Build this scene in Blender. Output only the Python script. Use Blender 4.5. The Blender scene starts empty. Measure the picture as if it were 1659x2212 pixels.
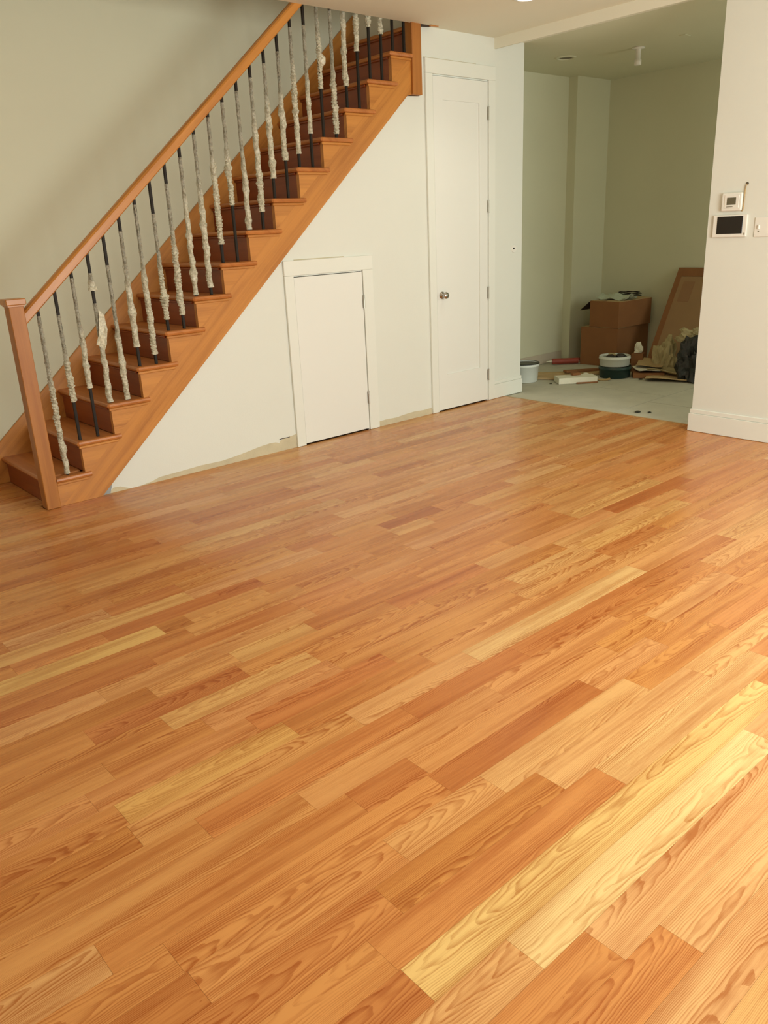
import bpy, bmesh, math, random
from mathutils import Vector, Matrix
random.seed(7)
S = bpy.context.scene
COL = S.collection
R = math.radians

# ------------------------------------------------------------------ camera
cd = bpy.data.cameras.new('camera'); cam = bpy.data.objects.new('camera', cd); COL.objects.link(cam)
cx = Vector((0.749, -0.661, -0.044)).normalized()
cz = -Vector((0.613, 0.716, -0.333)).normalized()
cy = cz.cross(cx).normalized(); cx = cy.cross(cz).normalized()
cam.matrix_world = Matrix(((cx.x, cy.x, cz.x, 0), (cx.y, cy.y, cz.y, 0), (cx.z, cy.z, cz.z, 1.416), (0, 0, 0, 1)))
cd.sensor_fit = 'HORIZONTAL'; cd.sensor_width = 36; cd.lens = 36 * 1724.65 / 1659
cd.clip_start = 0.02
S.camera = cam

# ------------------------------------------------------------------ world, light, exposure
w = bpy.data.worlds.new('world'); S.world = w; w.use_nodes = True
w.node_tree.nodes['Background'].inputs[0].default_value = (1.0, 0.93, 0.75, 1)
w.node_tree.nodes['Background'].inputs[1].default_value = 0.35
S.view_settings.view_transform = 'Standard'; S.view_settings.look = 'None'
S.view_settings.gamma = 1; S.view_settings.use_curve_mapping = False
S.view_settings.exposure = 0.0

def area(name, loc, rot, sx, sy, power, color):
    l = bpy.data.lights.new(name, 'AREA'); l.shape = 'RECTANGLE'; l.size = sx; l.size_y = sy
    l.energy = power; l.color = color
    o = bpy.data.objects.new(name, l); o.location = loc; o.rotation_euler = rot; COL.objects.link(o)
    return o
DAY = (0.97, 1.03, 1.0)
# daylight entering through the two windows of the front wall and the one of the side wall (behind the camera)
area('window_daylight', (2.95, -1.03, 1.45), (R(90), 0, 0), 1.7, 1.9, 132, DAY)
area('window_daylight', (0.45, -1.03, 1.45), (R(90), 0, 0), 1.5, 1.9, 24, DAY)
# daylight down the stairwell from the upper floor
area('stairwell_daylight', (2.3, 4.95, 5.1), (0, 0, 0), 1.2, 0.6, 4, (1.0, 1.0, 0.95))
# added fill lamp brightening the back room from out of sight at the right
area('back_room_fill', (6.75, 1.06, 1.5), (R(90), 0, 0), 1.2, 1.3, 17, (1.0, 1.03, 0.92))

# ------------------------------------------------------------------ helpers
def tag(o, label=None, cat=None, group=None, kind=None):
    if label: o['label'] = label
    if cat: o['category'] = cat
    if group: o['group'] = group
    if kind: o['kind'] = kind
    return o

def empty(name, loc, label=None, cat=None, group=None, kind=None, rz=0):
    o = bpy.data.objects.new(name, None); COL.objects.link(o); o.location = loc; o.rotation_euler = (0, 0, rz)
    o.empty_display_size = 0.05
    return tag(o, label, cat, group, kind)

def obj(name, bm, mat, parent=None, smooth=False, bevel=0, loc=None, rot=None, seg=1):
    """links the bmesh (in world coordinates unless loc is given) as one mesh object"""
    me = bpy.data.meshes.new(name)
    bmesh.ops.recalc_face_normals(bm, faces=bm.faces)
    if smooth:
        for f in bm.faces: f.smooth = True
    bm.to_mesh(me); bm.free()
    if mat: me.materials.append(mat)
    o = bpy.data.objects.new(name, me); COL.objects.link(o)
    if loc is not None: o.location = loc
    if rot is not None: o.rotation_euler = rot
    if parent:
        o.parent = parent
        if loc is None and not parent.get('_local'):
            p = parent; m = Matrix.Identity(4)
            chain = []
            while p: chain.append(p); p = p.parent
            for q in reversed(chain): m = m @ Matrix.LocRotScale(q.location, q.rotation_euler, q.scale)
            o.matrix_parent_inverse = Matrix.Identity(4)
            mi = m.inverted()
            me.transform(mi)
    if bevel:
        b = o.modifiers.new('bevel', 'BEVEL'); b.width = bevel; b.segments = seg; b.limit_method = 'ANGLE'; b.angle_limit = R(40)
    return o

def box(bm, x0, x1, y0, y1, z0, z1):
    vs = [bm.verts.new(p) for p in ((x0,y0,z0),(x1,y0,z0),(x1,y1,z0),(x0,y1,z0),(x0,y0,z1),(x1,y0,z1),(x1,y1,z1),(x0,y1,z1))]
    for f in ((3,2,1,0),(4,5,6,7),(0,1,5,4),(1,2,6,5),(2,3,7,6),(3,0,4,7)): bm.faces.new([vs[i] for i in f])
    return vs

def B(*a):
    bm = bmesh.new()
    if isinstance(a[0], (int, float)): box(bm, *a)
    else:
        for q in a: box(bm, *q)
    return bm

def prism(bm, pts, y0, y1):
    """polygon in x,z extruded from y0 to y1"""
    a = [bm.verts.new((x, y0, z)) for x, z in pts]; b = [bm.verts.new((x, y1, z)) for x, z in pts]
    bm.faces.new(a); bm.faces.new(b[::-1]); n = len(pts)
    for i in range(n): bm.faces.new((a[i], b[i], b[(i+1) % n], a[(i+1) % n]))
    return bm

def lathe(bm, prof, n=24, c=(0, 0, 0)):
    rings = []
    for r, z in prof:
        rings.append([bm.verts.new((c[0]+r*math.cos(2*math.pi*i/n), c[1]+r*math.sin(2*math.pi*i/n), c[2]+z)) for i in range(n)])
    for a, b in zip(rings, rings[1:]):
        for i in range(n): bm.faces.new((a[i], a[(i+1) % n], b[(i+1) % n], b[i]))
    return rings

def tube(bm, pts, r, n=8):
    pts = [Vector(p) for p in pts]; rings = []
    for i, p in enumerate(pts):
        d = (pts[min(i+1, len(pts)-1)] - pts[max(i-1, 0)]).normalized()
        u = d.cross(Vector((0, 0, 1)));
        if u.length < 1e-3: u = Vector((1, 0, 0))
        u.normalize(); v = d.cross(u)
        rings.append([bm.verts.new(p + r*(math.cos(2*math.pi*k/n)*u + math.sin(2*math.pi*k/n)*v)) for k in range(n)])
    for a, b in zip(rings, rings[1:]):
        for k in range(n): bm.faces.new((a[k], a[(k+1) % n], b[(k+1) % n], b[k]))
    bm.faces.new(rings[0]); bm.faces.new(rings[-1][::-1])
    return bm

def cyl_axis(bm, c, r, d, axis, n=20, r2=None):
    """disc of radius r, from c to c+d*axis"""
    axis = Vector(axis); c = Vector(c)
    u = axis.orthogonal().normalized(); v = axis.cross(u); r2 = r if r2 is None else r2
    a = [bm.verts.new(c + r*(math.cos(2*math.pi*k/n)*u + math.sin(2*math.pi*k/n)*v)) for k in range(n)]
    b = [bm.verts.new(c + axis*d + r2*(math.cos(2*math.pi*k/n)*u + math.sin(2*math.pi*k/n)*v)) for k in range(n)]
    bm.faces.new(a[::-1]); bm.faces.new(b)
    for k in range(n): bm.faces.new((a[k], a[(k+1) % n], b[(k+1) % n], b[k]))

# ------------------------------------------------------------------ materials
def mat(name):
    m = bpy.data.materials.new(name); m.use_nodes = True
    nt = m.node_tree; return m, nt, nt.nodes, nt.links, nt.nodes['Principled BSDF']

def N(nodes, t, **kw):
    n = nodes.new(t)
    for k, v in kw.items(): setattr(n, k, v)
    return n

def math_(nt, op, a, b=None):
    n = nt.nodes.new('ShaderNodeMath'); n.operation = op
    for i, v in enumerate((a, b)):
        if v is None: continue
        if isinstance(v, (int, float)): n.inputs[i].default_value = v
        else: nt.links.new(v, n.inputs[i])
    return n.outputs[0]

def simple(name, col, rough=0.6, metal=0, noise=0.0, nscale=8, bump=0.0, bscale=60, spec=0.5, coat=0):
    m, nt, nd, ln, p = mat(name)
    p.inputs['Roughness'].default_value = rough; p.inputs['Metallic'].default_value = metal
    p.inputs['Specular IOR Level'].default_value = spec
    if coat: p.inputs['Coat Weight'].default_value = coat
    p.inputs['Base Color'].default_value = (*col, 1)
    if noise or bump:
        tc = N(nd, 'ShaderNodeNewGeometry')
    if noise:
        t = N(nd, 'ShaderNodeTexNoise'); t.inputs['Scale'].default_value = nscale; t.inputs['Detail'].default_value = 5
        ln.new(tc.outputs['Position'], t.inputs['Vector'])
        mx = N(nd, 'ShaderNodeMix', data_type='RGBA')
        mx.inputs[6].default_value = (*[c*(1-noise) for c in col], 1); mx.inputs[7].default_value = (*[min(1, c*(1+noise)) for c in col], 1)
        ln.new(t.outputs['Fac'], mx.inputs[0]); ln.new(mx.outputs[2], p.inputs['Base Color'])
    if bump:
        t2 = N(nd, 'ShaderNodeTexNoise'); t2.inputs['Scale'].default_value = bscale; t2.inputs['Detail'].default_value = 4
        ln.new(tc.outputs['Position'], t2.inputs['Vector'])
        b = N(nd, 'ShaderNodeBump'); b.inputs['Strength'].default_value = bump; b.inputs['Distance'].default_value = 0.01
        ln.new(t2.outputs['Fac'], b.inputs['Height']); ln.new(b.outputs[0], p.inputs['Normal'])
    return m

def oak(name, dark, mid, light, rough=0.3, use_color=False, axis='X', grain=1.0, bump=0.04, coat=0.0):
    """red oak: cathedral rings + pore streaks running along one local axis"""
    m, nt, nd, ln, p = mat(name)
    tc = N(nd, 'ShaderNodeTexCoord'); oi = N(nd, 'ShaderNodeObjectInfo')
    sep = N(nd, 'ShaderNodeSeparateXYZ'); ln.new(tc.outputs['Object'], sep.inputs[0])
    X, Y, Z = sep.outputs
    if axis == 'X': along, ac, oc = X, Y, Z
    elif axis == 'Z': along, ac, oc = Z, X, Y
    elif axis == 'Y': along, ac, oc = Y, X, Z
    else:                                       # 'D': along the stair slope in x,z
        along = math_(nt, 'ADD', math_(nt, 'MULTIPLY', X, 0.748), math_(nt, 'MULTIPLY', Z, 0.664))
        ac = math_(nt, 'SUBTRACT', math_(nt, 'MULTIPLY', Z, 0.748), math_(nt, 'MULTIPLY', X, 0.664)); oc = Y
    ac = math_(nt, 'ADD', ac, oc)
    rnd = oi.outputs['Random']
    r1 = math_(nt, 'FRACT', math_(nt, 'MULTIPLY', rnd, 17.31)); r2 = math_(nt, 'FRACT', math_(nt, 'MULTIPLY', rnd, 91.7)); r3 = math_(nt, 'FRACT', math_(nt, 'MULTIPLY', rnd, 253.1))
    al = math_(nt, 'ADD', along, math_(nt, 'MULTIPLY', rnd, 37.0))
    # low frequency wander
    cmb = N(nd, 'ShaderNodeCombineXYZ')
    ln.new(math_(nt, 'MULTIPLY', al, 2.4), cmb.inputs[0]); ln.new(math_(nt, 'MULTIPLY', ac, 9.0), cmb.inputs[1]); ln.new(math_(nt, 'MULTIPLY', rnd, 50.0), cmb.inputs[2])
    nz = N(nd, 'ShaderNodeTexNoise'); nz.inputs['Scale'].default_value = 1.0; nz.inputs['Detail'].default_value = 3.0; nz.inputs['Roughness'].default_value = 0.55
    ln.new(cmb.outputs[0], nz.inputs['Vector'])
    nzf = nz.outputs['Fac']
    cmb1 = N(nd, 'ShaderNodeCombineXYZ')
    ln.new(math_(nt, 'MULTIPLY', al, 26.0), cmb1.inputs[0]); ln.new(math_(nt, 'MULTIPLY', ac, 60.0), cmb1.inputs[1]); ln.new(math_(nt, 'MULTIPLY', rnd, 31.0), cmb1.inputs[2])
    nj = N(nd, 'ShaderNodeTexNoise'); nj.inputs['Scale'].default_value = 1.0; nj.inputs['Detail'].default_value = 2.0
    ln.new(cmb1.outputs[0], nj.inputs['Vector'])
    # rings: v = b*along + c*(across-offset)^2 + wander
    off = math_(nt, 'MULTIPLY', math_(nt, 'SUBTRACT', r1, 0.5), 0.17)
    yl = math_(nt, 'SUBTRACT', ac, off)
    sq = math_(nt, 'MULTIPLY', math_(nt, 'MULTIPLY', yl, yl), 2100.0)
    sgn = math_(nt, 'SUBTRACT', math_(nt, 'MULTIPLY', math_(nt, 'GREATER_THAN', r3, 0.5), 2.0), 1.0)
    b = math_(nt, 'MULTIPLY', math_(nt, 'MULTIPLY', sgn, math_(nt, 'ADD', math_(nt, 'MULTIPLY', r2, 9.0), 4.0)), al)
    v = math_(nt, 'ADD', math_(nt, 'ADD', sq, b), math_(nt, 'ADD', math_(nt, 'MULTIPLY', nzf, 9.0), math_(nt, 'MULTIPLY', nj.outputs['Fac'], 0.4)))
    fr = math_(nt, 'FRACT', v)
    ramp = N(nd, 'ShaderNodeValToRGB'); ramp.color_ramp.interpolation = 'B_SPLINE'
    e = ramp.color_ramp.elements; e[0].position = 0.0; e[0].color = (0.15, 0.15, 0.15, 1); e[1].position = 1.0; e[1].color = (1, 1, 1, 1)
    for pos, c in ((0.30, 0.05), (0.62, 0.35), (0.90, 0.95)):
        q = e.new(pos); q.color = (c, c, c, 1)
    q = e.new(0.985); q.color = (0.5, 0.5, 0.5, 1)
    ln.new(fr, ramp.inputs[0])
    # pores
    cmb2 = N(nd, 'ShaderNodeCombineXYZ')
    ln.new(math_(nt, 'MULTIPLY', al, 22.0), cmb2.inputs[0]); ln.new(math_(nt, 'MULTIPLY', ac, 520.0), cmb2.inputs[1])
    np_ = N(nd, 'ShaderNodeTexNoise'); np_.inputs['Scale'].default_value = 1.0; np_.inputs['Detail'].default_value = 2.0
    ln.new(cmb2.outputs[0], np_.inputs['Vector'])
    cmb4 = N(nd, 'ShaderNodeCombineXYZ')
    ln.new(math_(nt, 'MULTIPLY', al, 1.6), cmb4.inputs[0]); ln.new(math_(nt, 'MULTIPLY', ac, 120.0), cmb4.inputs[1]); ln.new(r1, cmb4.inputs[2])
    ns = N(nd, 'ShaderNodeTexNoise'); ns.inputs['Scale'].default_value = 1.0; ns.inputs['Detail'].default_value = 3.0
    ln.new(cmb4.outputs[0], ns.inputs['Vector'])
    # broad tone drift within the board
    cmb3 = N(nd, 'ShaderNodeCombineXYZ')
    ln.new(math_(nt, 'MULTIPLY', al, 1.7), cmb3.inputs[0]); ln.new(math_(nt, 'MULTIPLY', ac, 22.0), cmb3.inputs[1]); ln.new(r2, cmb3.inputs[2])
    nb = N(nd, 'ShaderNodeTexNoise'); nb.inputs['Scale'].default_value = 1.0; nb.inputs['Detail'].default_value = 2.0
    ln.new(cmb3.outputs[0], nb.inputs['Vector'])
    amt = math_(nt, 'MULTIPLY', math_(nt, 'ADD', math_(nt, 'MULTIPLY', r3, 0.40), 0.62), grain)
    g = math_(nt, 'MULTIPLY', ramp.outputs[0], amt)
    g = math_(nt, 'ADD', g, math_(nt, 'MULTIPLY', math_(nt, 'SUBTRACT', np_.outputs['Fac'], 0.5), 0.75*grain))
    g = math_(nt, 'ADD', g, math_(nt, 'MULTIPLY', math_(nt, 'SUBTRACT', nb.outputs['Fac'], 0.5), 1.7))
    g = math_(nt, 'ADD', g, math_(nt, 'MULTIPLY', math_(nt, 'SUBTRACT', ns.outputs['Fac'], 0.5), 1.1*grain))
    g = math_(nt, 'ADD', g, 0.07)
    cl = N(nd, 'ShaderNodeClamp'); ln.new(g, cl.inputs[0])
    mx = N(nd, 'ShaderNodeMix', data_type='RGBA')
    ln.new(cl.outputs[0], mx.inputs[0])
    if use_color:
        lg = N(nd, 'ShaderNodeMix', data_type='RGBA', blend_type='MULTIPLY'); lg.inputs[0].default_value = 1; lg.clamp_result = False
        ln.new(oi.outputs['Color'], lg.inputs[6]); lg.inputs[7].default_value = (1.09, 1.13, 1.15, 1)
        ln.new(lg.outputs[2], mx.inputs[6])
        dk = N(nd, 'ShaderNodeMix', data_type='RGBA', blend_type='MULTIPLY'); dk.inputs[0].default_value = 1
        ln.new(oi.outputs['Color'], dk.inputs[6]); dk.inputs[7].default_value = (0.63, 0.41, 0.26, 1)
        ln.new(dk.outputs[2], mx.inputs[7])
    else:
        m2 = N(nd, 'ShaderNodeMix', data_type='RGBA'); m2.inputs[6].default_value = (*mid, 1); m2.inputs[7].default_value = (*light, 1)
        ln.new(r1, m2.inputs[0]); ln.new(m2.outputs[2], mx.inputs[6]); mx.inputs[7].default_value = (*dark, 1)
    ln.new(mx.outputs[2], p.inputs['Base Color'])
    rg = math_(nt, 'ADD', math_(nt, 'MULTIPLY', nzf, 0.10), rough - 0.05)
    ln.new(rg, p.inputs['Roughness'])
    if coat:
        p.inputs['Coat Weight'].default_value = coat; p.inputs['Coat Roughness'].default_value = 0.22
    bp = N(nd, 'ShaderNodeBump'); bp.inputs['Strength'].default_value = bump; bp.inputs['Distance'].default_value = 0.004
    ln.new(np_.outputs['Fac'], bp.inputs['Height']); ln.new(bp.outputs[0], p.inputs['Normal'])
    return m

M_wall = simple('painted_drywall', (0.765, 0.775, 0.695), 0.55, noise=0.02, nscale=2.5, bump=0.05, bscale=120, spec=0.35)
M_wallcool = simple('primed_drywall', (0.71, 0.70, 0.51), 0.7, noise=0.05, nscale=1.6, bump=0.06, bscale=40, spec=0.3)
M_ceil = simple('ceiling_paint', (0.84, 0.81, 0.66), 0.8, noise=0.02, nscale=1.5, bump=0.03, bscale=80, spec=0.2)
M_white = simple('white_trim_paint', (0.81, 0.82, 0.74), 0.35, bump=0.02, bscale=30)
M_door = simple('white_door_paint', (0.82, 0.82, 0.755), 0.38, bump=0.015, bscale=20)
M_raw = simple('bare_plaster', (0.60, 0.53, 0.36), 0.9, noise=0.15, nscale=14, bump=0.2, bscale=90)
M_patch = simple('wet_joint_compound', (0.34, 0.36, 0.36), 0.8, noise=0.3, nscale=60, bump=0.3, bscale=120)
M_gap = simple('dark_gap', (0.05, 0.03, 0.02), 0.9)
M_nickel = simple('satin_nickel', (0.42, 0.40, 0.34), 0.32, metal=0.9)
M_chrome = simple('chrome_knob', (0.50, 0.48, 0.44), 0.18, metal=1)
M_black = simple('black_iron', (0.018, 0.013, 0.009), 0.6, spec=0.25)
M_plate = simple('white_plastic', (0.84, 0.82, 0.74), 0.35)
M_screen = simple('dark_screen', (0.018, 0.014, 0.011), 0.16, spec=0.5)
M_lcd = simple('grey_lcd', (0.13, 0.115, 0.07), 0.25)
M_floor = oak('oak_floor', None, None, None, rough=0.27, use_color=True, grain=0.95, bump=0.03)
M_floor.node_tree.nodes['Principled BSDF'].inputs['Specular IOR Level'].default_value = 0.38
DK, MD, LT = (0.34, 0.112, 0.017), (0.56, 0.222, 0.040), (0.62, 0.262, 0.052)
PD, PM, PL = (0.30, 0.095, 0.014), (0.44, 0.165, 0.028), (0.46, 0.175, 0.030)
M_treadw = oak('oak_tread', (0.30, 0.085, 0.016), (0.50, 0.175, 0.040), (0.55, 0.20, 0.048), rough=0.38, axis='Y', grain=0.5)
M_riser_shade = oak('oak_riser_shaded', (0.16, 0.030, 0.006), (0.27, 0.058, 0.012), (0.32, 0.072, 0.015), rough=0.34, axis='Y', grain=0.5)  # darker red puts the shade on the risers into the wood colour
M_strw = oak('oak_stringer', DK, MD, LT, rough=0.34, axis='D', grain=0.55)
M_braw = oak('oak_bracket', DK, MD, LT, rough=0.34, axis='X', grain=0.5)
M_postw = oak('oak_post', PD, PM, PL, rough=0.48, axis='Z', grain=0.5)
M_cardA = simple('cardboard', (0.30, 0.135, 0.055), 0.85, noise=0.12, nscale=9, spec=0.2)
M_cardB = simple('cardboard_face', (0.36, 0.22, 0.11), 0.85, noise=0.10, nscale=7, spec=0.2)
M_cardC = simple('cardboard_tan', (0.52, 0.37, 0.19), 0.85, noise=0.10, nscale=12, spec=0.2)
M_pail = simple('white_pail_plastic', (0.74, 0.77, 0.70), 0.4, noise=0.06, nscale=16)
M_green = simple('dark_green_plastic', (0.012, 0.040, 0.034), 0.35)
M_dark = simple('dark_paste', (0.025, 0.025, 0.015), 0.4)
M_bag = simple('black_bag', (0.020, 0.020, 0.018), 0.35, bump=0.5, bscale=25)
M_kraft = simple('crumpled_paper', (0.46, 0.38, 0.20), 0.8, noise=0.3, nscale=12, bump=0.4, bscale=30)
M_clear = simple('dusty_plastic_sheet', (0.50, 0.56, 0.44), 0.35, noise=0.2, nscale=20)
M_foam = simple('white_foam', (0.85, 0.82, 0.66), 0.8, noise=0.08, nscale=30)
M_scrapw = simple('scrap_wood', (0.52, 0.36, 0.16), 0.8, noise=0.2, nscale=18)
M_red = simple('red_plastic', (0.34, 0.06, 0.035), 0.5, noise=0.2, nscale=30)
M_dust = simple('dusty_underlayment', (0.56, 0.54, 0.43), 0.9, noise=0.16, nscale=5, bump=0.25, bscale=18, spec=0.15)
M_gapfloor = simple('subfloor_joint', (0.20, 0.18, 0.13), 0.9)
M_board = simple('subfloor_under_planks', (0.10, 0.045, 0.015), 0.9)

def plastic_film():
    m, nt, nd, ln, p = mat('crumpled_plastic_film')
    p.inputs['Base Color'].default_value = (0.66, 0.61, 0.47, 1); p.inputs['Roughness'].default_value = 0.38
    geo = N(nd, 'ShaderNodeNewGeometry')
    t = N(nd, 'ShaderNodeTexNoise'); t.inputs['Scale'].default_value = 70; t.inputs['Detail'].default_value = 3
    ln.new(geo.outputs['Position'], t.inputs['Vector'])
    mx = N(nd, 'ShaderNodeMix', data_type='RGBA'); mx.inputs[6].default_value = (0.47, 0.435, 0.31, 1); mx.inputs[7].default_value = (0.74, 0.70, 0.54, 1)
    mr = N(nd, 'ShaderNodeMapRange'); mr.inputs[1].default_value = 0.35; mr.inputs[2].default_value = 0.62
    ln.new(t.outputs['Fac'], mr.inputs[0]); ln.new(mr.outputs[0], mx.inputs[0]); ln.new(mx.outputs[2], p.inputs['Base Color'])
    b = N(nd, 'ShaderNodeBump'); b.inputs['Strength'].default_value = 0.35; b.inputs['Distance'].default_value = 0.006
    ln.new(t.outputs['Fac'], b.inputs['Height']); ln.new(b.outputs[0], p.inputs['Normal'])
    at = N(nd, 'ShaderNodeAttribute'); at.attribute_name = 'clear'
    tr = N(nd, 'ShaderNodeBsdfTransparent'); mix = N(nd, 'ShaderNodeMixShader'); mix.inputs[0].default_value = 0.26
    ln.new(at.outputs['Fac'], mix.inputs[0])
    ln.new(p.outputs[0], mix.inputs[1]); ln.new(tr.outputs[0], mix.inputs[2])
    ln.new(mix.outputs[0], nd['Material Output'].inputs[0])
    return m
M_film = plastic_film()

def emit(name, col, s):
    m, nt, nd, ln, p = mat(name); p.inputs['Emission Color'].default_value = (*col, 1); p.inputs['Emission Strength'].default_value = s
    return m

# ------------------------------------------------------------------ setting: room shell
YW, X0, CZ = 4.535, 5.17, 2.735          # stair wall plane, right wall plane, ceiling height
def struct(name, bm, m, **k):
    o = obj(name, bm, m, **k); o['kind'] = 'structure'; return o

SL = 0.887
def line(x): return SL * (x - 1.679)      # lower edge of the outer stringer
bm = bmesh.new()
for pts in ([(1.679, 0), (3.165, 0), (3.165, line(3.165))],
            [(3.165, 1.155), (3.785, 1.155), (3.785, line(3.785)), (3.165, line(3.165))],
            [(3.785, 0), (4.2575, 0), (4.2575, line(4.2575)), (3.785, line(3.785))],
            [(4.2575, 0), (4.39, 0), (4.39, 2.294), (4.2575, line(4.2575))],
            [(4.39, 0), (4.50, 0), (4.50, CZ), (4.39, CZ)],
            [(4.50, 2.445), (5.115, 2.445), (5.115, CZ), (4.50, CZ)],
            [(5.115, 0), (5.54, 0), (5.54, CZ), (5.115, CZ)]):
    prism(bm, pts, YW, YW + 0.10)
wall_back = struct('wall_back', bm, M_wall)
# bare plaster strips where the baseboard is still missing
def strip(pts, m, name, parent, y=YW, t=0.0015):
    bm = bmesh.new(); top = pts; n = len(pts)
    poly = [(x, 0.0) for x, z in pts] ; bm2 = [(x, z) for x, z in pts]
    for (xa, za), (xb, zb) in zip(pts, pts[1:]):
        prism(bm, [(xa, 0.0), (xb, 0.0), (xb, zb), (xa, za)], y - t, y)
    return obj(name, bm, m, parent)
random.seed(3)
strip([(1.735, .012), (1.76, .030), (1.80, .028), (1.845, .008), (1.86, .001)], M_raw, 'bare_plaster_strip', wall_back)
strip([(1.93, .001), (2.0, .010), (2.06, .026), (2.2, .030), (2.35, .036), (2.5, .032), (2.6, .040), (2.7, .052), (2.8, .066), (2.88, .072), (2.93, .070), (2.965, .058)], M_raw, 'bare_plaster_strip', wall_back)
strip([(2.965, .072), (3.0, .084), (3.05, .088), (3.105, .094)], M_raw, 'bare_plaster_strip', wall_back)
strip([(3.87, .040), (3.95, .044), (4.05, .040), (4.15, .048), (4.25, .052), (4.35, .046), (4.44, .050)], M_raw, 'bare_plaster_strip', wall_back)
obj('plaster_crack', B(2.965, 3.05, YW-.003, YW, .083, .087), M_gap, wall_back)
bm = bmesh.new(); prism(bm, [(1.684, 0.0), (1.733, 0.0), (1.752, .052), (1.739, .050)], YW-.004, YW); obj('plaster_patch', bm, M_patch, wall_back)

# wall above and behind the stairs
struct('wall_stairwell', B(-1.5, 6.0, 5.30, 5.40, -0.02, 5.30), simple('stairwell_shaded_paint', (0.68, 0.66, 0.49), 0.6, noise=0.05, nscale=1.2, spec=0.3))  # colour carries the shade of the stairwell, darker and yellower than the walls
struct('wall_stairwell_end', B(5.05, 5.15, 4.64, 5.30, CZ+.27, 5.30), M_wallcool)
struct('wall_upper_landing', B((-1.5, 4.30, 4.42, 4.50, CZ+.27, 5.30)), M_wallcool)
# right wall, header over the opening
struct('wall_right', B(X0, X0+0.14, -1.20, 2.71, -0.02, CZ), M_wall)
struct('trim_1', B(5.19, 5.205, 2.71, YW, 2.662, CZ), M_ceil)
struct('wall_front', B((-2.2, -0.35, -1.2, -1.08, 0, CZ), (1.25, 2.05, -1.2, -1.08, 0, CZ), (3.85, X0, -1.2, -1.08, 0, CZ),
                       (-0.35, 1.25, -1.2, -1.08, 0, 0.45), (2.05, 3.85, -1.2, -1.08, 0, 0.45),
                       (-0.35, 1.25, -1.2, -1.08, 2.45, CZ), (2.05, 3.85, -1.2, -1.08, 2.45, CZ)), M_wall)
struct('wall_left', B(-2.3, -2.2, -1.2, 5.3, 0, CZ), M_wall)
for i, (a, b) in enumerate(((-0.35, 1.25), (2.05, 3.85))):
    f = struct('window_%d' % (i+1), B((a, a+.05, -1.19, -1.09, .45, 2.45), (b-.05, b, -1.19, -1.09, .45, 2.45), (a+.05, b-.05, -1.19, -1.09, .45, .50), (a+.05, b-.05, -1.19, -1.09, 2.40, 2.45)), M_white)
    obj('muntin', B(a+.05, b-.05, -1.16, -1.12, 1.42, 1.47), M_white, f)
# ceiling with the stairwell opening
struct('ceiling', B((-2.3, 5.54, -1.2, 4.515, CZ, CZ+.27), (4.455, 5.54, 4.515, 5.30, CZ, CZ+.27), (-2.3, 1.15, 4.515, 5.30, CZ, CZ+.27)), M_ceil)
struct('ceiling_upper', B(-1.5, 6.0, 4.40, 5.40, 5.30, 5.40), M_ceil)
# back room
struct('wall_back_room_left', B((5.44, 7.19, 5.32, 5.42, -0.02, CZ), (7.19, 7.80, 5.22, 5.42, -0.02, CZ)), M_wallcool)
struct('wall_back_room_far', B(7.74, 7.84, 1.0, 5.22, -0.02, CZ), M_wallcool)
struct('wall_back_room_right', B(5.31, 7.84, 0.9, 1.0, -0.02, CZ), M_wallcool)
struct('wall_back_room_near', B(5.44, 5.54, 4.635, 5.32, -0.02, CZ), M_wallcool)
struct('ceiling_back_room', B(5.54, 7.84, 0.9, 5.42, CZ, CZ+.1), M_wallcool)
struct('baseboard_back_room', B(5.56, 7.18, 5.312, 5.32, 0, 0.10), simple('unpainted_base', (.60, .52, .40), .8, noise=.08))

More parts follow.
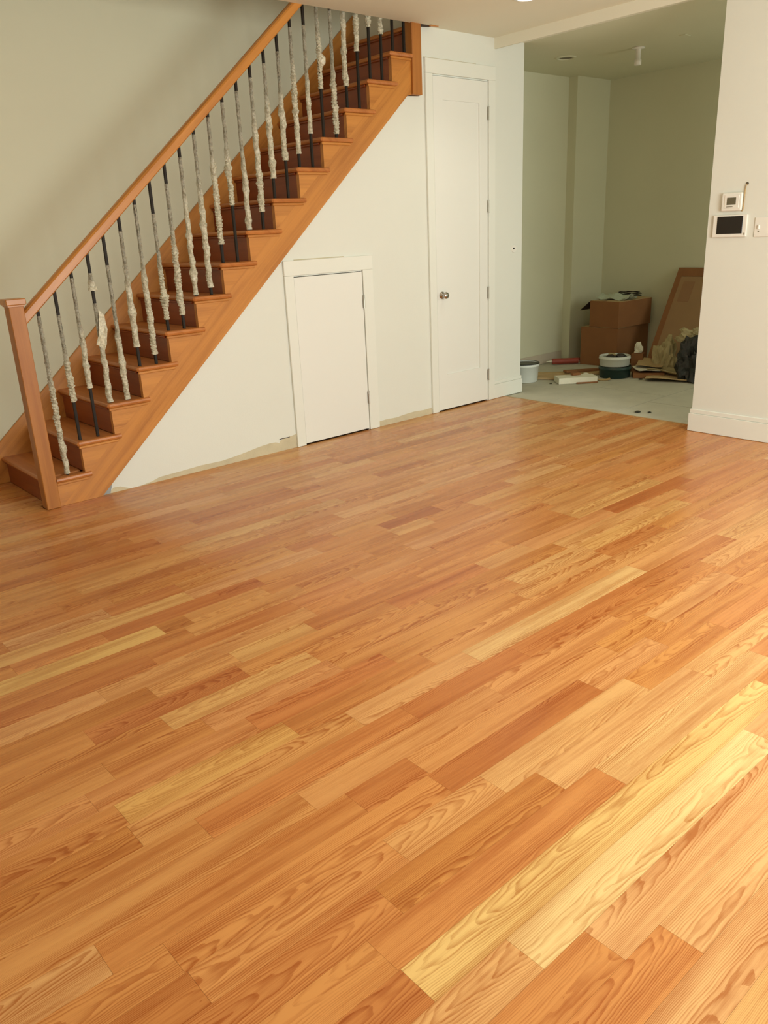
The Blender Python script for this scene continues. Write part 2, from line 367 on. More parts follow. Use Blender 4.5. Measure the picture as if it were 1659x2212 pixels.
# ------------------------------------------------------------------ floor: oak planks laid one by one
floor = empty('floor', (0, 0, 0), kind='structure')
obj('subfloor', B(-2.2, 5.318, -1.2, 5.30, -0.03, -0.0125), M_board, floor)
ROW = 0.0997; Y0 = 0.932; XE = 5.315
known = {
 29: [(1.07, 1.47, -.25, 0)], 27: [(1.47, 1.82, .1, 0)],
 26: [(.55, 1.56, -.8, -.3), (2.44, 2.64, .4, .1)],
 23: [(1.04, 1.98, .25, .3)], 22: [(1.59, 2.0, -.4, -.4)], 20: [(1.95, 2.21, -.35, -.4), (2.6, 3.3, -.2, 0)],
 19: [(.35, 1.36, .45, .5), (2.45, 2.84, -.85, -.6)],
 18: [(.95, 1.45, -.5, -.6), (1.45, 1.65, -.5, -.7), (1.65, 2.43, -.05, .1), (2.43, 2.68, .3, .1)],
 17: [(.2, 1.13, .6, 1), (1.13, 1.25, -.35, .3), (1.61, 2.18, -.15, -.1), (2.18, 2.62, -.3, .1)],
 16: [(.35, 1.2, -.2, 0), (1.2, 1.73, .15, .2)],
 15: [(.3, 1.0, -.35, -.4), (1.0, 1.62, -.1, -.3)],
 13: [(.25, .9, -.5, .4), (.9, 1.22, .15, .1), (1.22, 1.55, .4, .5), (1.55, 2.15, -.35, -.2), (3.2, 4.0, .4, .5)],
 12: [(.1, .645, 0, .1), (.645, 1.19, -.4, -.5), (1.19, 1.89, .05, .1), (1.89, 2.42, -.4, -.6), (3.39, 4.15, -.65, -.7)],
 11: [(.2, .85, 0, .2), (.85, 1.42, .4, .5), (1.42, 2.0, .0, 0)],
 10: [(2.39, 2.9, .4, .3), (2.9, 3.77, .35, .6), (1.44, 2.39, .05, 0)],
 9: [(.1, .53, .1, -.3), (.54, 1.04, .1, -.3), (1.04, 1.6, -.2, -.7), (1.6, 2.3, .05, .2), (2.89, 3.36, -.35, -.2)],
 8: [(.0, .57, -.1, 0), (.57, 1.11, .3, .9), (1.11, 1.69, -.35, -.1), (1.69, 2.75, .1, 0), (2.75, 3.6, .2, .1)],
 7: [(-.1, .56, -.4, .4), (.56, 1.28, .15, .2), (1.28, 1.81, .3, -.1), (1.81, 2.85, .75, .3)],
 6: [(-.05, .7, .1, .2), (.7, 1.42, -.15, -.4), (1.42, 1.95, -.6, -.5), (1.95, 2.7, -.3, -.4), (2.7, 3.44, -.3, -.2)],
 5: [(.1, .95, .1, .1), (.95, 1.7, .15, -.1), (1.7, 2.4, .1, -.2), (2.4, 3.1, -.2, -.1)],
 4: [(.35, 1.04, -.1, -.1), (1.04, 1.26, -.35, -.4), (1.26, 2.18, .1, -.1), (2.18, 2.49, -.05, .2), (2.49, 3.05, .2, 0)],
 3: [(.46, 1.25, .0, -.1), (1.25, 1.94, -.7, -.4), (1.94, 2.34, .2, -.2), (2.34, 3.0, -.1, .1)],
 2: [(-.2, .465, -.6, -.1), (.465, 1.0, .05, -.1), (1.0, 1.35, .2, .1), (1.35, 2.05, .4, .2), (2.05, 2.6, -.1, .2)],
 1: [(.1, .885, -.2, -.2), (.885, 1.47, -.35, .35), (1.47, 2.25, .4, .1), (2.25, 3.0, .4, .3)],
 0: [(.0, .78, -.1, 0), (.78, 1.6, -.15, -.2), (1.6, 2.5, .65, .3)],
 -1: [(.25, .785, -.6, -.3), (.785, 2.33, .72, .9)],
 -2: [(.1, .995, .35, .1), (.995, 2.05, 1.0, .35), (2.05, 2.9, .45, -.1)],
 -3: [(.3, 1.13, -.15, -.1), (1.13, 2.1, .45, -.2)],
 -4: [(.4, 1.257, -.05, -.2), (1.257, 2.3, .5, -.1)],
 -5: [(.3, .95, -.1, .1), (.95, 1.75, .45, -.1)],
}
def tone(v, h):
    v = v*(.80 if v < 0 else .88)
    mid = Vector((0.612, 0.260, 0.073)); lt = Vector((0.79, 0.53, 0.245)); dk = Vector((0.41, 0.127, 0.026))
    c = mid.lerp(lt, v) if v > 0 else mid.lerp(dk, -v)
    if h > 0: c = Vector((c.x, c.y*(1+.05*h), c.z*(1-.16*h)))
    else: c = Vector((c.x, c.y*(1+.16*h), c.z*(1+.10*h)))
    return (min(c.x, .95), min(c.y, .9), c.z, 1)
def plank_bm(L, W, H=0.012, c=0.0006):
    bm = bmesh.new(); g = .00022
    x, y = L/2-g, W/2-g
    lo = [bm.verts.new(p) for p in ((-x,-y,-H),(x,-y,-H),(x,y,-H),(-x,y,-H))]
    md = lo
    hi = [bm.verts.new(p) for p in ((-x,-y,0),(x,-y,0),(x,y,0),(-x,y,0))]
    for i in range(4):
        j = (i+1) % 4
        bm.faces.new((md[i], md[j], hi[j], hi[i]))
    bm.faces.new(hi)
    return bm
random.seed(21)
cands = []
for r in range(-19, 44):
    ya = Y0 + r*ROW; yb = ya + ROW
    if ya > 5.29: break
    xend = XE if ya < YW else 1.391
    cut = yb > YW and ya < YW
    if ya >= YW: yb = min(yb, 5.30)
    if ya < 2.71: xend = X0 + .02
    if yb > 2.71 > ya: xend = XE
    segs = []; xs = -2.2
    ks = sorted(known.get(r, []))
    x = xs
    def fill(a, b):
        while b - a > 0.02:
            L = random.choice((.35, .5, .65, .8, .95, 1.15)) * random.uniform(.85, 1.15)
            if b - a - L < .28: L = b - a
            v = max(-.6, min(.55, random.gauss(.10 if ya > 2 else .0, .22))); h = random.uniform(-.5, .4)  # planks farther back painted lighter, to brighten the dimmer floor there
            segs.append((a, a+L, v, h)); a += L
    for (a, b, v, h) in ks:
        if a > x and a - x < .06: a = x
        if a > x: fill(x, a)
        elif a < x: a = x
        segs.append((a, min(b, xend), v, h)); x = b
    if x < xend: fill(x, xend)
    for s in segs:
        if s[1] - s[0] < .012: continue
        if cut:
            if s[0] < 1.34: cands.append((ya, yb, s[0], min(s[1], 1.349), s[2], s[3]))
            if s[1] > 1.349: cands.append((ya, YW, max(s[0], 1.349), s[1], s[2], s[3]))
        else: cands.append((ya, yb, *s))
# which planks are seen, and how large
Mi = cam.matrix_world.inverted()
def seen(ya, yb, a, b):
    ar = 0
    n = 6
    for i in range(n):
        x = a + (b-a)*(i+.5)/n; q = Mi @ Vector((x, (ya+yb)/2, 0))
        if q.z > -.1: continue
        u = 829.5 - 1724.65*q.x/q.z; v = 1106 + 1724.65*q.y/q.z
        if -20 < u < 1680 and 820 < v < 2240: ar += (b-a)/n*(yb-ya)/(-q.z)**3
    return ar
scored = sorted(((seen(c[0], c[1], c[2], c[3]), c) for c in cands), key=lambda t: -t[0])
rest = bmesh.new()
cl = rest.loops.layers.color.new('c') if False else None
count = 0
stuff = []
for sc, (ya, yb, a, b, v, h) in scored:
    if sc > 0 and count < 298:
        o = obj('plank', plank_bm(b-a, yb-ya), M_floor, floor, loc=((a+b)/2, (ya+yb)/2, 0))
        o.color = tone(v, h); count += 1
    else:
        stuff.append((ya, yb, a, b))
bm = bmesh.new()
for ya, yb, a, b in stuff: box(bm, a+.0002, b-.0002, ya+.0002, yb-.0002, -.012, -.0003)
o = obj('plank_remainder', bm, M_floor, floor); o.color = tone(0, 0); o['kind'] = 'stuff'

# threshold and dusty floor of the back room
struct('trim_2', B(5.318, 5.332, 2.71, YW-.001, -.012, .001), M_cardC)
f2 = struct('floor_back_room', B(5.332, 7.74, 1.0, 5.32, -.05, -.016), M_gapfloor)
random.seed(5)
ys = [1.0, 1.95, 2.88, 3.45, 4.1, 5.32]
for j, (ya, yb) in enumerate(zip(ys, ys[1:])):
    xs = [5.334, 5.85 + .28*(j % 2), 6.6 + .2*(j % 3), 7.74]
    for xa, xb in zip(xs, xs[1:]):
        obj('backer_sheet', B(xa+.003, xb-.003, ya+.003, yb-.003, -.016, -.004 + random.uniform(-.001, .001)), M_dust, f2)

# ------------------------------------------------------------------ baseboards
bb = struct('baseboard_right', B((X0-.015, X0, -1.08, 2.725, 0.002, .125), (X0, X0+.14, 2.71, 2.725, 0.002, .125)), M_white, bevel=.002)
obj('cap_moulding', B((X0-.010, X0, -1.08, 2.720, .1255, .155), (X0, X0+.14, 2.71, 2.720, .1255, .155)), M_white, bb, bevel=.003)
bb = struct('baseboard_back', B((5.187, 5.555, YW-.015, YW, 0.002, .122), (5.54, 5.555, YW, YW+.1, 0.002, .122)), M_white, bevel=.002)
obj('cap_moulding', B((5.187, 5.550, YW-.010, YW, .1225, .150), (5.54, 5.550, YW, YW+.1, .1225, .150)), M_white, bb, bevel=.003)

# ------------------------------------------------------------------ doors
def hinge(z, x, parent, h=.085):
    bm = bmesh.new(); cyl_axis(bm, (x, YW-.019, z), .0055, h, (0, 0, 1), 10)
    cyl_axis(bm, (x, YW-.019, z-.005), .0068, .005, (0, 0, 1), 10); cyl_axis(bm, (x, YW-.019, z+h), .0068, .005, (0, 0, 1), 10)
    box(bm, x-.011, x+.001, YW-.0185, YW-.0165, z, z+h)
    return obj('hinge', bm, M_nickel, parent, smooth=False)
# short plain access door under the stairs
d1 = empty('door_1', (3.47, YW, 0), kind='structure')
d1['label'] = 'short white flush access door under the stairs'
obj('door_slab', B(3.182, 3.770, YW-.012, YW+.025, .012, 1.143), M_door, d1, bevel=.0015)
obj('casing', B((3.105, 3.178, YW-.018, YW, 0.002, 1.2595-.105), (3.775, 3.868, YW-.018, YW, 0.002, 1.155), (3.105, 3.868, YW-.018, YW, 1.1555, 1.250)), M_white, d1, bevel=.002)
obj('door_stop', B((3.165, 3.1815, YW, YW+.1, 0, 1.155), (3.7715, 3.785, YW, YW+.1, 0, 1.155), (3.1815, 3.7715, YW, YW+.1, 1.147, 1.155)), M_white, d1)
obj('door_gap', B(3.17, 3.78, YW+.03, YW+.05, 0, 1.15), M_gap, d1)
hinge(.895, 3.7725, d1); hinge(.205, 3.7725, d1)
# tall one-panel closet door
d2 = empty('door_2', (4.81, YW, 0), kind='structure')
d2['label'] = 'tall narrow white one-panel closet door with chrome knob'
bm = bmesh.new()
for q in ((4.516, 4.612, .012, 2.433), (5.005, 5.100, .012, 2.433), (4.612, 5.005, .012, .293), (4.612, 5.005, 2.283, 2.433)):
    box(bm, q[0], q[1], YW-.012, YW+.025, q[2], q[3])
obj('door_frame', bm, M_door, d2)
obj('door_panel', B(4.612, 5.005, YW-.003, YW+.018, .293, 2.283), M_door, d2)
obj('casing', B((4.440, 4.511, YW-.018, YW, 0.002, 2.445), (5.109, 5.185, YW-.018, YW, 0.002, 2.445), (4.440, 5.185, YW-.018, YW, 2.4455, 2.540)), M_white, d2, bevel=.002)
obj('door_stop', B((4.50, 4.515, YW, YW+.1, 0, 2.445), (5.1015, 5.115, YW, YW+.1, 0, 2.445), (4.515, 5.1015, YW, YW+.1, 2.4375, 2.445)), M_white, d2)
obj('door_gap', B(4.505, 5.11, YW+.03, YW+.05, 0, 2.44), M_gap, d2)
for z in (2.175, 1.51, .85, .18): hinge(z, 5.103, d2)
bm = bmesh.new()
kc = Vector((4.567, YW-.012, .915)); prof = [(0, .028), (.006, .028), (.008, .012), (.026, .011), (.034, .022), (.046, .027), (.056, .024), (.062, .010)]
prev = None
for d, r in prof:
    ring = [bm.verts.new(kc + Vector((r*math.cos(2*math.pi*k/24), -d, r*math.sin(2*math.pi*k/24)))) for k in range(24)]
    if prev:
        for k in range(24): bm.faces.new((prev[k], prev[(k+1) % 24], ring[(k+1) % 24], ring[k]))
    prev = ring
bm.faces.new(prev)
obj('door_knob', bm, M_chrome, d2, smooth=True)
obj('caulk_line', B(4.44, 4.98, YW-.004, YW, 2.5405, 2.546), M_raw, wall_back)
obj('caulk_line', B(3.20, 3.62, YW-.003, YW, 1.2505, 1.256), M_raw, wall_back)

# ------------------------------------------------------------------ staircase
NX0, RUN, Z1, RISE = 1.366, 0.2097, 0.168, 0.183
st = empty('staircase', (1.40, 4.9, 0), 'orange oak staircase with open outer stringer and closed wall-side skirt board', 'staircase')
YS, YE = 4.515, 5.28      # stringer face, skirt face
def nose(n): return NX0 + RUN*(n-1)
def tz(n): return Z1 + RISE*(n-1)
NT = 17
random.seed(2)
for n in range(1, NT+1):
    x, z = nose(n), tz(n); last = n == NT
    outer = n <= 14
    y0 = 4.492 if (outer and n > 0) else (YS+.012)
    if n == 1: y0 = 4.492
    xb = x + RUN + .022 + (.08 if last else 0)
    bm = bmesh.new()
    t = .027
    # tread with rounded front nose and rounded return nosing on the open side
    prof = [(x+.013, z-t), (x+.004, z-t+.004), (x, z-t/2), (x+.004, z-.004), (x+.013, z)]
    if outer:
        # L-shaped: the return nosing overhangs the stringer, stops at the newel
        ya = y0 if n > 1 else 4.585
        prism(bm, prof + [(xb, z), (xb, z-t)], ya+.010 if n > 1 else ya, YE)
        x1 = x+.012 if n > 1 else 1.428
        xr = min(xb + .035, 4.298)
        sec = [(0, z-t), (-.007, z-t+.004), (-.010, z-t/2), (-.007, z-.004), (0, z)]
        a = [bm.verts.new((x1 if k not in (1,2,3) else x1, y0+.010+dy, zz)) for k, (dy, zz) in enumerate(sec)]
        b = [bm.verts.new((xr, y0+.010+dy, zz)) for dy, zz in sec]
        for k in range(4): bm.faces.new((a[k], b[k], b[k+1], a[k+1]))
        bm.faces.new(a[::-1]); bm.faces.new(b)
        box(bm, x1, xr, y0+.010, YS+.03, z-t+.0002, z-.0002)
        # mitre corner of the nosing
        if n > 1:
            for k in range(4):
                p1, p2 = prof[k], prof[k+1]; s1, s2 = sec[k], sec[k+1]
                v1 = bm.verts.new((p1[0], y0+.010, p1[1])); v2 = bm.verts.new((p2[0], y0+.010, p2[1]))
                v3 = bm.verts.new((x1, y0+.010+s2[0], s2[1])); v4 = bm.verts.new((x1, y0+.010+s1[0], s1[1]))
                try: bm.faces.new((v1, v2, v3, v4))
                except ValueError: pass
    else:
        prism(bm, prof + [(xb, z), (xb, z-t)], YS+.036, YE)
    tr = obj('tread', bm, M_treadw if not False else None, st)
    # cove under the nosing (front and open side)
    cv = [(x+.024, .0), ]
    if outer:
        obj('cove_moulding', B((x+.012 if n > 1 else 1.428, min(xb+.020, 4.298), YS-.011, YS-.0005, z-t-.016, z-t-.0005)), M_braw, tr, bevel=.003)
    obj('nose_moulding', B(x+.013, x+.0255, YS+.032 if n > 1 else 4.59, YE, z-t-.014, z-t-.0005), M_riser_shade, tr, bevel=.003)
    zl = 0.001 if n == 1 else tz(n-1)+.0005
    obj('riser', B(x+.026, x+.042, (YS+.0305 if n > 1 else 4.59), YE, zl, z-t-.0005), M_riser_shade, st)
# outer stringer board: sloping band; its upper edge joins the inner corners of the steps
bm = bmesh.new()
up = []
ci = [(nose(n+1)+.026, tz(n)-.0275) for n in range(1, 14)]
g = .0012
def inner(x): return SL*(x-1.679) + (ci[0][1] - SL*(ci[0][0]-1.679))
xi0 = 1.679 - (ci[0][1] - SL*(ci[0][0]-1.679))/SL
prism(bm, [(1.429, 0.001), (1.679, 0.001), (4.2575, line(4.2575)), (4.297, 2.294), (4.297, inner(4.297)), (1.429 if xi0 < 1.429 else xi0, max(0.001, inner(1.429)))], YS, YS+.030)
strg = obj('stringer', bm, M_strw, st)
for n in range(1, 15):
    x, z = nose(n)+.026, tz(n)-.0275
    xa = max(x, 1.429); xe = nose(n+1)+.026-.0002
    if n == 14: xe = 4.297
    bm = bmesh.new()
    pts = [(xa, inner(xa)+g), (xe, inner(xe)+g), (xe, z), (xa, z)] if inner(xe) < z - .002 else [(xa, inner(xa)+g), (xe, z-.0005), (xe, z), (xa, z)]
    prism(bm, pts, YS+.0004, YS+.030)
    obj('stringer_bracket', bm, M_braw, st)
# wall-side skirt board
bm = bmesh.new()
def sk(x): return Z1 + .873*(x-NX0) + .085
prism(bm, [(1.12, 0.001), (1.60, 0.001), (5.0, sk(5.0)-.42), (5.0, sk(5.0)), (1.12, sk(1.12))], YE, YE+.019)
obj('skirt_board', bm, M_strw, st, bevel=.002)

# ------------------------------------------------------------------ railing
YR = 4.545
rl = empty('stair_railing', (1.39, 4.54, 0), 'oak stair railing with square newel, sloping handrail and black iron balusters in torn plastic wrap', 'railing')
nw = obj('newel_post', B(1.350, 1.427, 4.497, 4.574, 0.002, 1.122), M_postw, rl, bevel=.003)
obj('newel_collar', B(1.345, 1.432, 4.492, 4.579, 1.1205, 1.128), M_braw, nw)
obj('newel_cap', B(1.337, 1.440, 4.484, 4.587, 1.1285, 1.160), M_braw, nw, bevel=.004)
obj('newel_post', B(4.299, 4.388, 4.497, 4.586, 2.296, 3.70), M_postw, rl, bevel=.003)
# handrail: profiled section swept along the slope
RS = .868
def rb(x): return 1.087 + RS*(x-1.505)     # underside
sec = [(-.024, 0), (.024, 0), (.030, .008), (.030, .054), (.024, .066), (.010, .073), (-.010, .073), (-.024, .066), (-.030, .054), (-.030, .008)]
bm = bmesh.new(); A_, B_ = [], []
for dy, dz in sec:
    A_.append(bm.verts.new((1.427, YR+dy, rb(1.427)+dz))); B_.append(bm.verts.new((4.299, YR+dy, rb(4.299)+dz)))
bm.faces.new(A_); bm.faces.new(B_[::-1])
for k in range(len(sec)):
    j = (k+1) % len(sec); bm.faces.new((A_[k], B_[k], B_[j], A_[j]))
obj('handrail', bm, M_strw, rl)

SLV = [[(0.176, 1.059)], [(0.574, 1.055)], [(0.636, 1.240)], [(1.166, 1.26), (0.538, 1.098)], [(0.537, 1.296)], [(0.83, 1.471)], [(0.773, 1.61)], [(0.966, 1.56)], [(0.983, 1.72)], [(1.091, 1.861)], [(1.127, 1.985)], [(1.374, 2.08)], [(1.596, 2.165)], [(1.453, 2.231)], [(1.555, 2.31)], [(1.75, 2.395)], [(1.857, 2.467)], [(1.897, 2.606)], [(2.019, 2.63)], [(2.283, 2.800)], [(2.024, 2.737)], [(2.313, 2.907)], [(2.524, 2.972)], [(2.673, 2.986)], [(2.644, 3.001)], [], []]
def sleeve(z0, z1, k, rnd):
    """crumpled plastic film round the rod: thin at the top, bunched and wrinkled lower down"""
    bm = bmesh.new(); lay = bm.verts.layers.float.new('clear'); n = 12; step = .0055; m = max(6, int((z1-z0)/step)); rings = []
    bump = [(rnd.uniform(.05, .75), rnd.uniform(.010, .022), rnd.uniform(.001, .0065)) for _ in range(7)]
    ox = oy = 0; ph = rnd.uniform(0, 6)
    wide = rnd.uniform(.0140, .0175); thin = rnd.uniform(.0100, .0115)
    tr = rnd.uniform(.45, .7)
    for i in range(m+1):
        t = i/m; z = z0 + (z1-z0)*t
        s = 1/(1+math.exp((t-tr)*22))              # 1 low down, 0 near the top
        r = thin + (wide-thin)*s
        wr = (.0006 + .0016*s*max(0, math.sin(t*3.1+ph)+.35))
        for c, wdt, a in bump: r += a*math.exp(-((t-c)*(z1-z0)/wdt)**2)*(.35+.65*s)
        if i < 3 and s > .5: r += .0022*(1-i/3)
        ox += rnd.uniform(-.0012, .0012); oy += rnd.uniform(-.0010, .0010); ox *= .93; oy *= .93
        ring = []
        for q in range(n):
            a = 2*math.pi*q/n + .4*math.sin(i*.7+ph)
            rr = r*(1+.10*math.sin(3*a+ph+i*.33)) + rnd.uniform(-wr, wr) + wr*math.sin(i*2.1+q)
            v = bm.verts.new((ox*s+rr*math.cos(a), oy*s+rr*math.sin(a), z)); v[lay] = .14 + .40*(1-s); ring.append(v)
        rings.append(ring)
    for a, b in zip(rings, rings[1:]):
        for q in range(n): bm.faces.new((a[q], a[(q+1) % n], b[(q+1) % n], b[q]))
    return bm
for k in range(27):
    x = 1.509 + (4.266-1.509)/26*k; n = 1 + (k+1)//2
    z0 = tz(min(n, 14)) + .0005; z1 = rb(x) + .004
    rod = obj('baluster', B(-.0075, .0075, -.0075, .0075, z0, z1), M_black, rl, loc=(x-1.39, YR-4.54, 0), bevel=.0008)
    rnd = random.Random(100+k)
    for (a, b) in SLV[k]:
        a = max(a, z0+.003)
        obj('plastic_sleeve', sleeve(a, b, k, rnd), M_film, rod, smooth=False, loc=(0, 0, 0))
    if k == 3:                                        # loose torn flap
        bm = bmesh.new(); rr = random.Random(4)
        P = [(-.036, .875), (-.012, .925), (.010, 1.06), (.036, 1.03), (.040, .95), (.026, .87), (.012, .83), (-.014, .862)]
        c = bm.verts.new((.008, -.024, .93)); vs = [bm.verts.new((px, -.012+rr.uniform(-.010, .006), pz)) for px, pz in P]
        for i in range(len(vs)): bm.faces.new((c, vs[i], vs[(i+1) % len(vs)]))
        bmesh.ops.subdivide_edges(bm, edges=bm.edges, cuts=2, use_grid_fill=True)
        for v in bm.verts: v.co.y += rr.uniform(-.004, .004)
        o = obj('torn_flap', bm, M_film, rod, loc=(0, 0, 0)); sm = o.modifiers.new('solid', 'SOLIDIFY'); sm.thickness = .0012
    if k == 19:
        bm = bmesh.new(); bmesh.ops.create_icosphere(bm, subdivisions=3, radius=.026); rr = random.Random(9)
        for v in bm.verts: v.co *= 1+rr.uniform(-.10, .10); v.co.z *= 1.35; v.co += Vector((.012, -.010, 2.445))
        obj('film_knot', bm, M_film, rod, loc=(0, 0, 0))

# wooden sliver and dark gap where the newel meets the ceiling
bm = bmesh.new()
prism(bm, [(4.389, CZ-.012), (4.50, CZ-.004), (4.50, CZ-.001), (4.389, CZ-.001)], YW-.030, YW-.004)
obj('dark_gap', bm, M_gap, wall_back)
bm = bmesh.new(); prism(bm, [(4.47, CZ-.007), (4.545, CZ-.004), (4.55, CZ-.0005), (4.47, CZ-.0005)], YW-.050, YW-.032); obj('wood_sliver', bm, M_braw, wall_back)

# ------------------------------------------------------------------ recessed ceiling light
cl = empty('recessed_ceiling_light', (4.52, 3.69, CZ), 'small white recessed light glowing in the main ceiling', 'ceiling light')
bm = bmesh.new(); lathe(bm, [(.052, -.001), (.056, -.006), (.074, -.004), (.078, -.0005)], 32, (4.52, 3.69, CZ)); obj('trim_ring', bm, M_plate, cl, smooth=True)
bm = bmesh.new(); cyl_axis(bm, (4.52, 3.69, CZ-.003), .053, .002, (0, 0, 1), 32); obj('light_lens', bm, emit('lamp_lens', (1.0, .97, .88), 3.0), cl)
for lx, ly in ((4.52, 3.69), (1.5, -.55), (4.3, -.5)):      # the lamp in view, plus two unseen fill lamps added to brighten the room
    l = bpy.data.lights.new('recessed_and_fill_lamp', 'SPOT'); l.energy = 22 if ly < 3 else 10; l.color = (1, .93, .8); l.spot_size = R(125); l.spot_blend = .6; l.shadow_soft_size = .06
    lo = bpy.data.objects.new('recessed_and_fill_lamp', l); lo.location = (lx, ly, CZ-.02); COL.objects.link(lo)

# ------------------------------------------------------------------ wall devices
t = empty('thermostat', (X0, 2.556, 1.43), 'cream wall thermostat with small grey display above the black panel', 'thermostat')
obj('body', B(X0-.022, X0, 2.492, 2.622, 1.430, 1.537), M_plate, t, bevel=.008, seg=3)
obj('face', B(X0-.025, X0-.0221, 2.508, 2.600, 1.447, 1.524), M_plate, t, bevel=.002)
obj('display', B(X0-.0265, X0-.0251, 2.527, 2.584, 1.467, 1.509), M_lcd, t)
obj('button_row', B(X0-.0270, X0-.0251, 2.545, 2.585, 1.4535, 1.4575), M_nickel, t)
bm = bmesh.new(); tube(bm, [(X0-.004, 2.476, 1.583), (X0-.007, 2.480, 1.572), (X0-.006, 2.484, 1.545), (X0-.005, 2.4845, 1.49), (X0-.005, 2.486, 1.44), (X0-.004, 2.494, 1.427)], .0035, 8)
w1 = obj('cable', bm, M_cardC, smooth=True); tag(w1, 'thin tan cable running down the right edge of the thermostat', 'cable')
bm = bmesh.new(); cyl_axis(bm, (X0-.0005, 2.476, 1.585), .008, .004, (-1, 0, 0), 14); obj('cable_hole', bm, simple('hole', (.09, .07, .04), .9), w1)
p = empty('intercom_panel', (X0, 2.559, 1.275), 'black touch screen panel in a white frame below the thermostat', 'panel')
obj('frame', B(X0-.016, X0, 2.449, 2.668, 1.276, 1.408), M_plate, p, bevel=.004, seg=2)
obj('screen', B(X0-.0185, X0-.0161, 2.474, 2.640, 1.296, 1.399), M_screen, p, bevel=.001)
obj('button', B(X0-.0180, X0-.0161, 2.456, 2.462, 1.288, 1.300), M_nickel, p)
s = empty('light_switch', (X0, 2.36, 1.27), 'white light switch plate right of the black panel at frame edge', 'switch')
obj('plate', B(X0-.006, X0, 2.290, 2.404, 1.272, 1.388), M_plate, s, bevel=.003)
obj('toggle', B(X0-.016, X0-.0061, 2.370, 2.381, 1.318, 1.342), M_plate, s, bevel=.002)
bm = bmesh.new(); cyl_axis(bm, (X0-.0061, 2.3755, 1.305), .004, .0015, (-1, 0, 0), 10); obj('screw', bm, M_nickel, s)
s = empty('cable_outlet', (5.43, YW, 1.22), 'small round white cable outlet with dark socket beside opening', 'outlet')
bm = bmesh.new(); cyl_axis(bm, (5.437, YW-.0005, 1.218), .032, .005, (0, -1, 0), 28, .029); obj('plate', bm, M_plate, s)
bm = bmesh.new(); cyl_axis(bm, (5.430, YW-.0056, 1.221), .007, .004, (0, -1, 0), 14); obj('socket', bm, M_black, s)

# ------------------------------------------------------------------ back room ceiling
s = empty('pipe_stub', (6.55, 4.165, CZ), 'short white pipe hanging from the back room ceiling', 'pipe')
bm = bmesh.new(); lathe(bm, [(.0, -.0005), (.052, -.001), (.050, -.010), (.022, -.014)], 24, (6.55, 4.165, CZ)); obj('flange', bm, M_plate, s, smooth=True)
bm = bmesh.new(); lathe(bm, [(.022, -.012), (.021, -.085), (.028, -.09), (.029, -.128), (.022, -.131), (0, -.131)], 20, (6.55, 4.165, CZ)); obj('pipe', bm, M_plate, s, smooth=True)
s = empty('ceiling_speaker', (6.33, 4.73, CZ), 'round flush ceiling ring with dark gap, left of the pipe', 'vent')
bm = bmesh.new(); lathe(bm, [(.060, -.001), (.062, -.010), (.085, -.006), (.092, -.0005)], 30, (6.33, 4.73, CZ)); obj('ring', bm, M_wallcool, s, smooth=True)
bm = bmesh.new(); cyl_axis(bm, (6.33, 4.73, CZ-.004), .060, .002, (0, 0, 1), 30); obj('grille', bm, M_gapfloor, s)
o = obj('ceiling_plate', B(6.44, 6.52, 3.69, 3.74, CZ-.006, CZ-.0005), M_wallcool); tag(o, 'thin blank plate on back room ceiling near the right wall', 'plate')

# ------------------------------------------------------------------ building clutter in the back room
def pail(name, loc, r, h, m, inner, label, cat, taper=.9, fill=.02):
    e = empty(name, loc, label, cat)
    bm = bmesh.new(); lathe(bm, [(0, .001), (r*taper-.004, .001), (r*taper, .005), (r-.003, h-.03), (r+.003, h-.028), (r+.003, h-.015), (r, h-.013), (r, h-.002), (r-.003, h), (r-.006, h-.004), (r-.008, h-fill-.03)], 32, loc)
    obj('body', bm, m, e, smooth=True)
    bm = bmesh.new(); cyl_axis(bm, (loc[0], loc[1], loc[2]+h-fill-.03), r-.008, .002, (0, 0, 1), 32); obj('contents', bm, inner, e)
    return e
e = pail('paint_pail', (5.985, 4.845, -.003), .135, .175, M_pail, M_dark, 'white paint pail with dark inside beside the left door jamb', 'pail', fill=-.022)
bm = bmesh.new(); lathe(bm, [(.131, .168), (.139, .170), (.139, .178), (.131, .179)], 32, (5.985, 4.845, -.003)); obj('rim', bm, M_dark, e, smooth=True)
e = pail('plastic_tub', (6.66, 4.30, -.003), .150, .106, M_green, M_dark, 'dark green round tub under the white bucket', 'tub', .93, .0)
e = pail('white_bucket', (6.655, 4.305, .104), .143, .095, M_pail, M_dark, 'short white bucket stacked on the dark green tub', 'bucket', .95, .0)
for k, (dx, dy) in enumerate(((-.04, .02), (.03, .05), (.05, -.03))):
    bm = bmesh.new(); rr = random.Random(k); bmesh.ops.create_icosphere(bm, subdivisions=2, radius=.055)
    for v in bm.verts: v.co = v.co*(1+rr.uniform(-.2, .2)); v.co.z *= .6; v.co += Vector((6.655+dx, 4.305+dy, .178))
    obj('rag', bm, (M_bag, M_kraft, M_bag)[k], e)

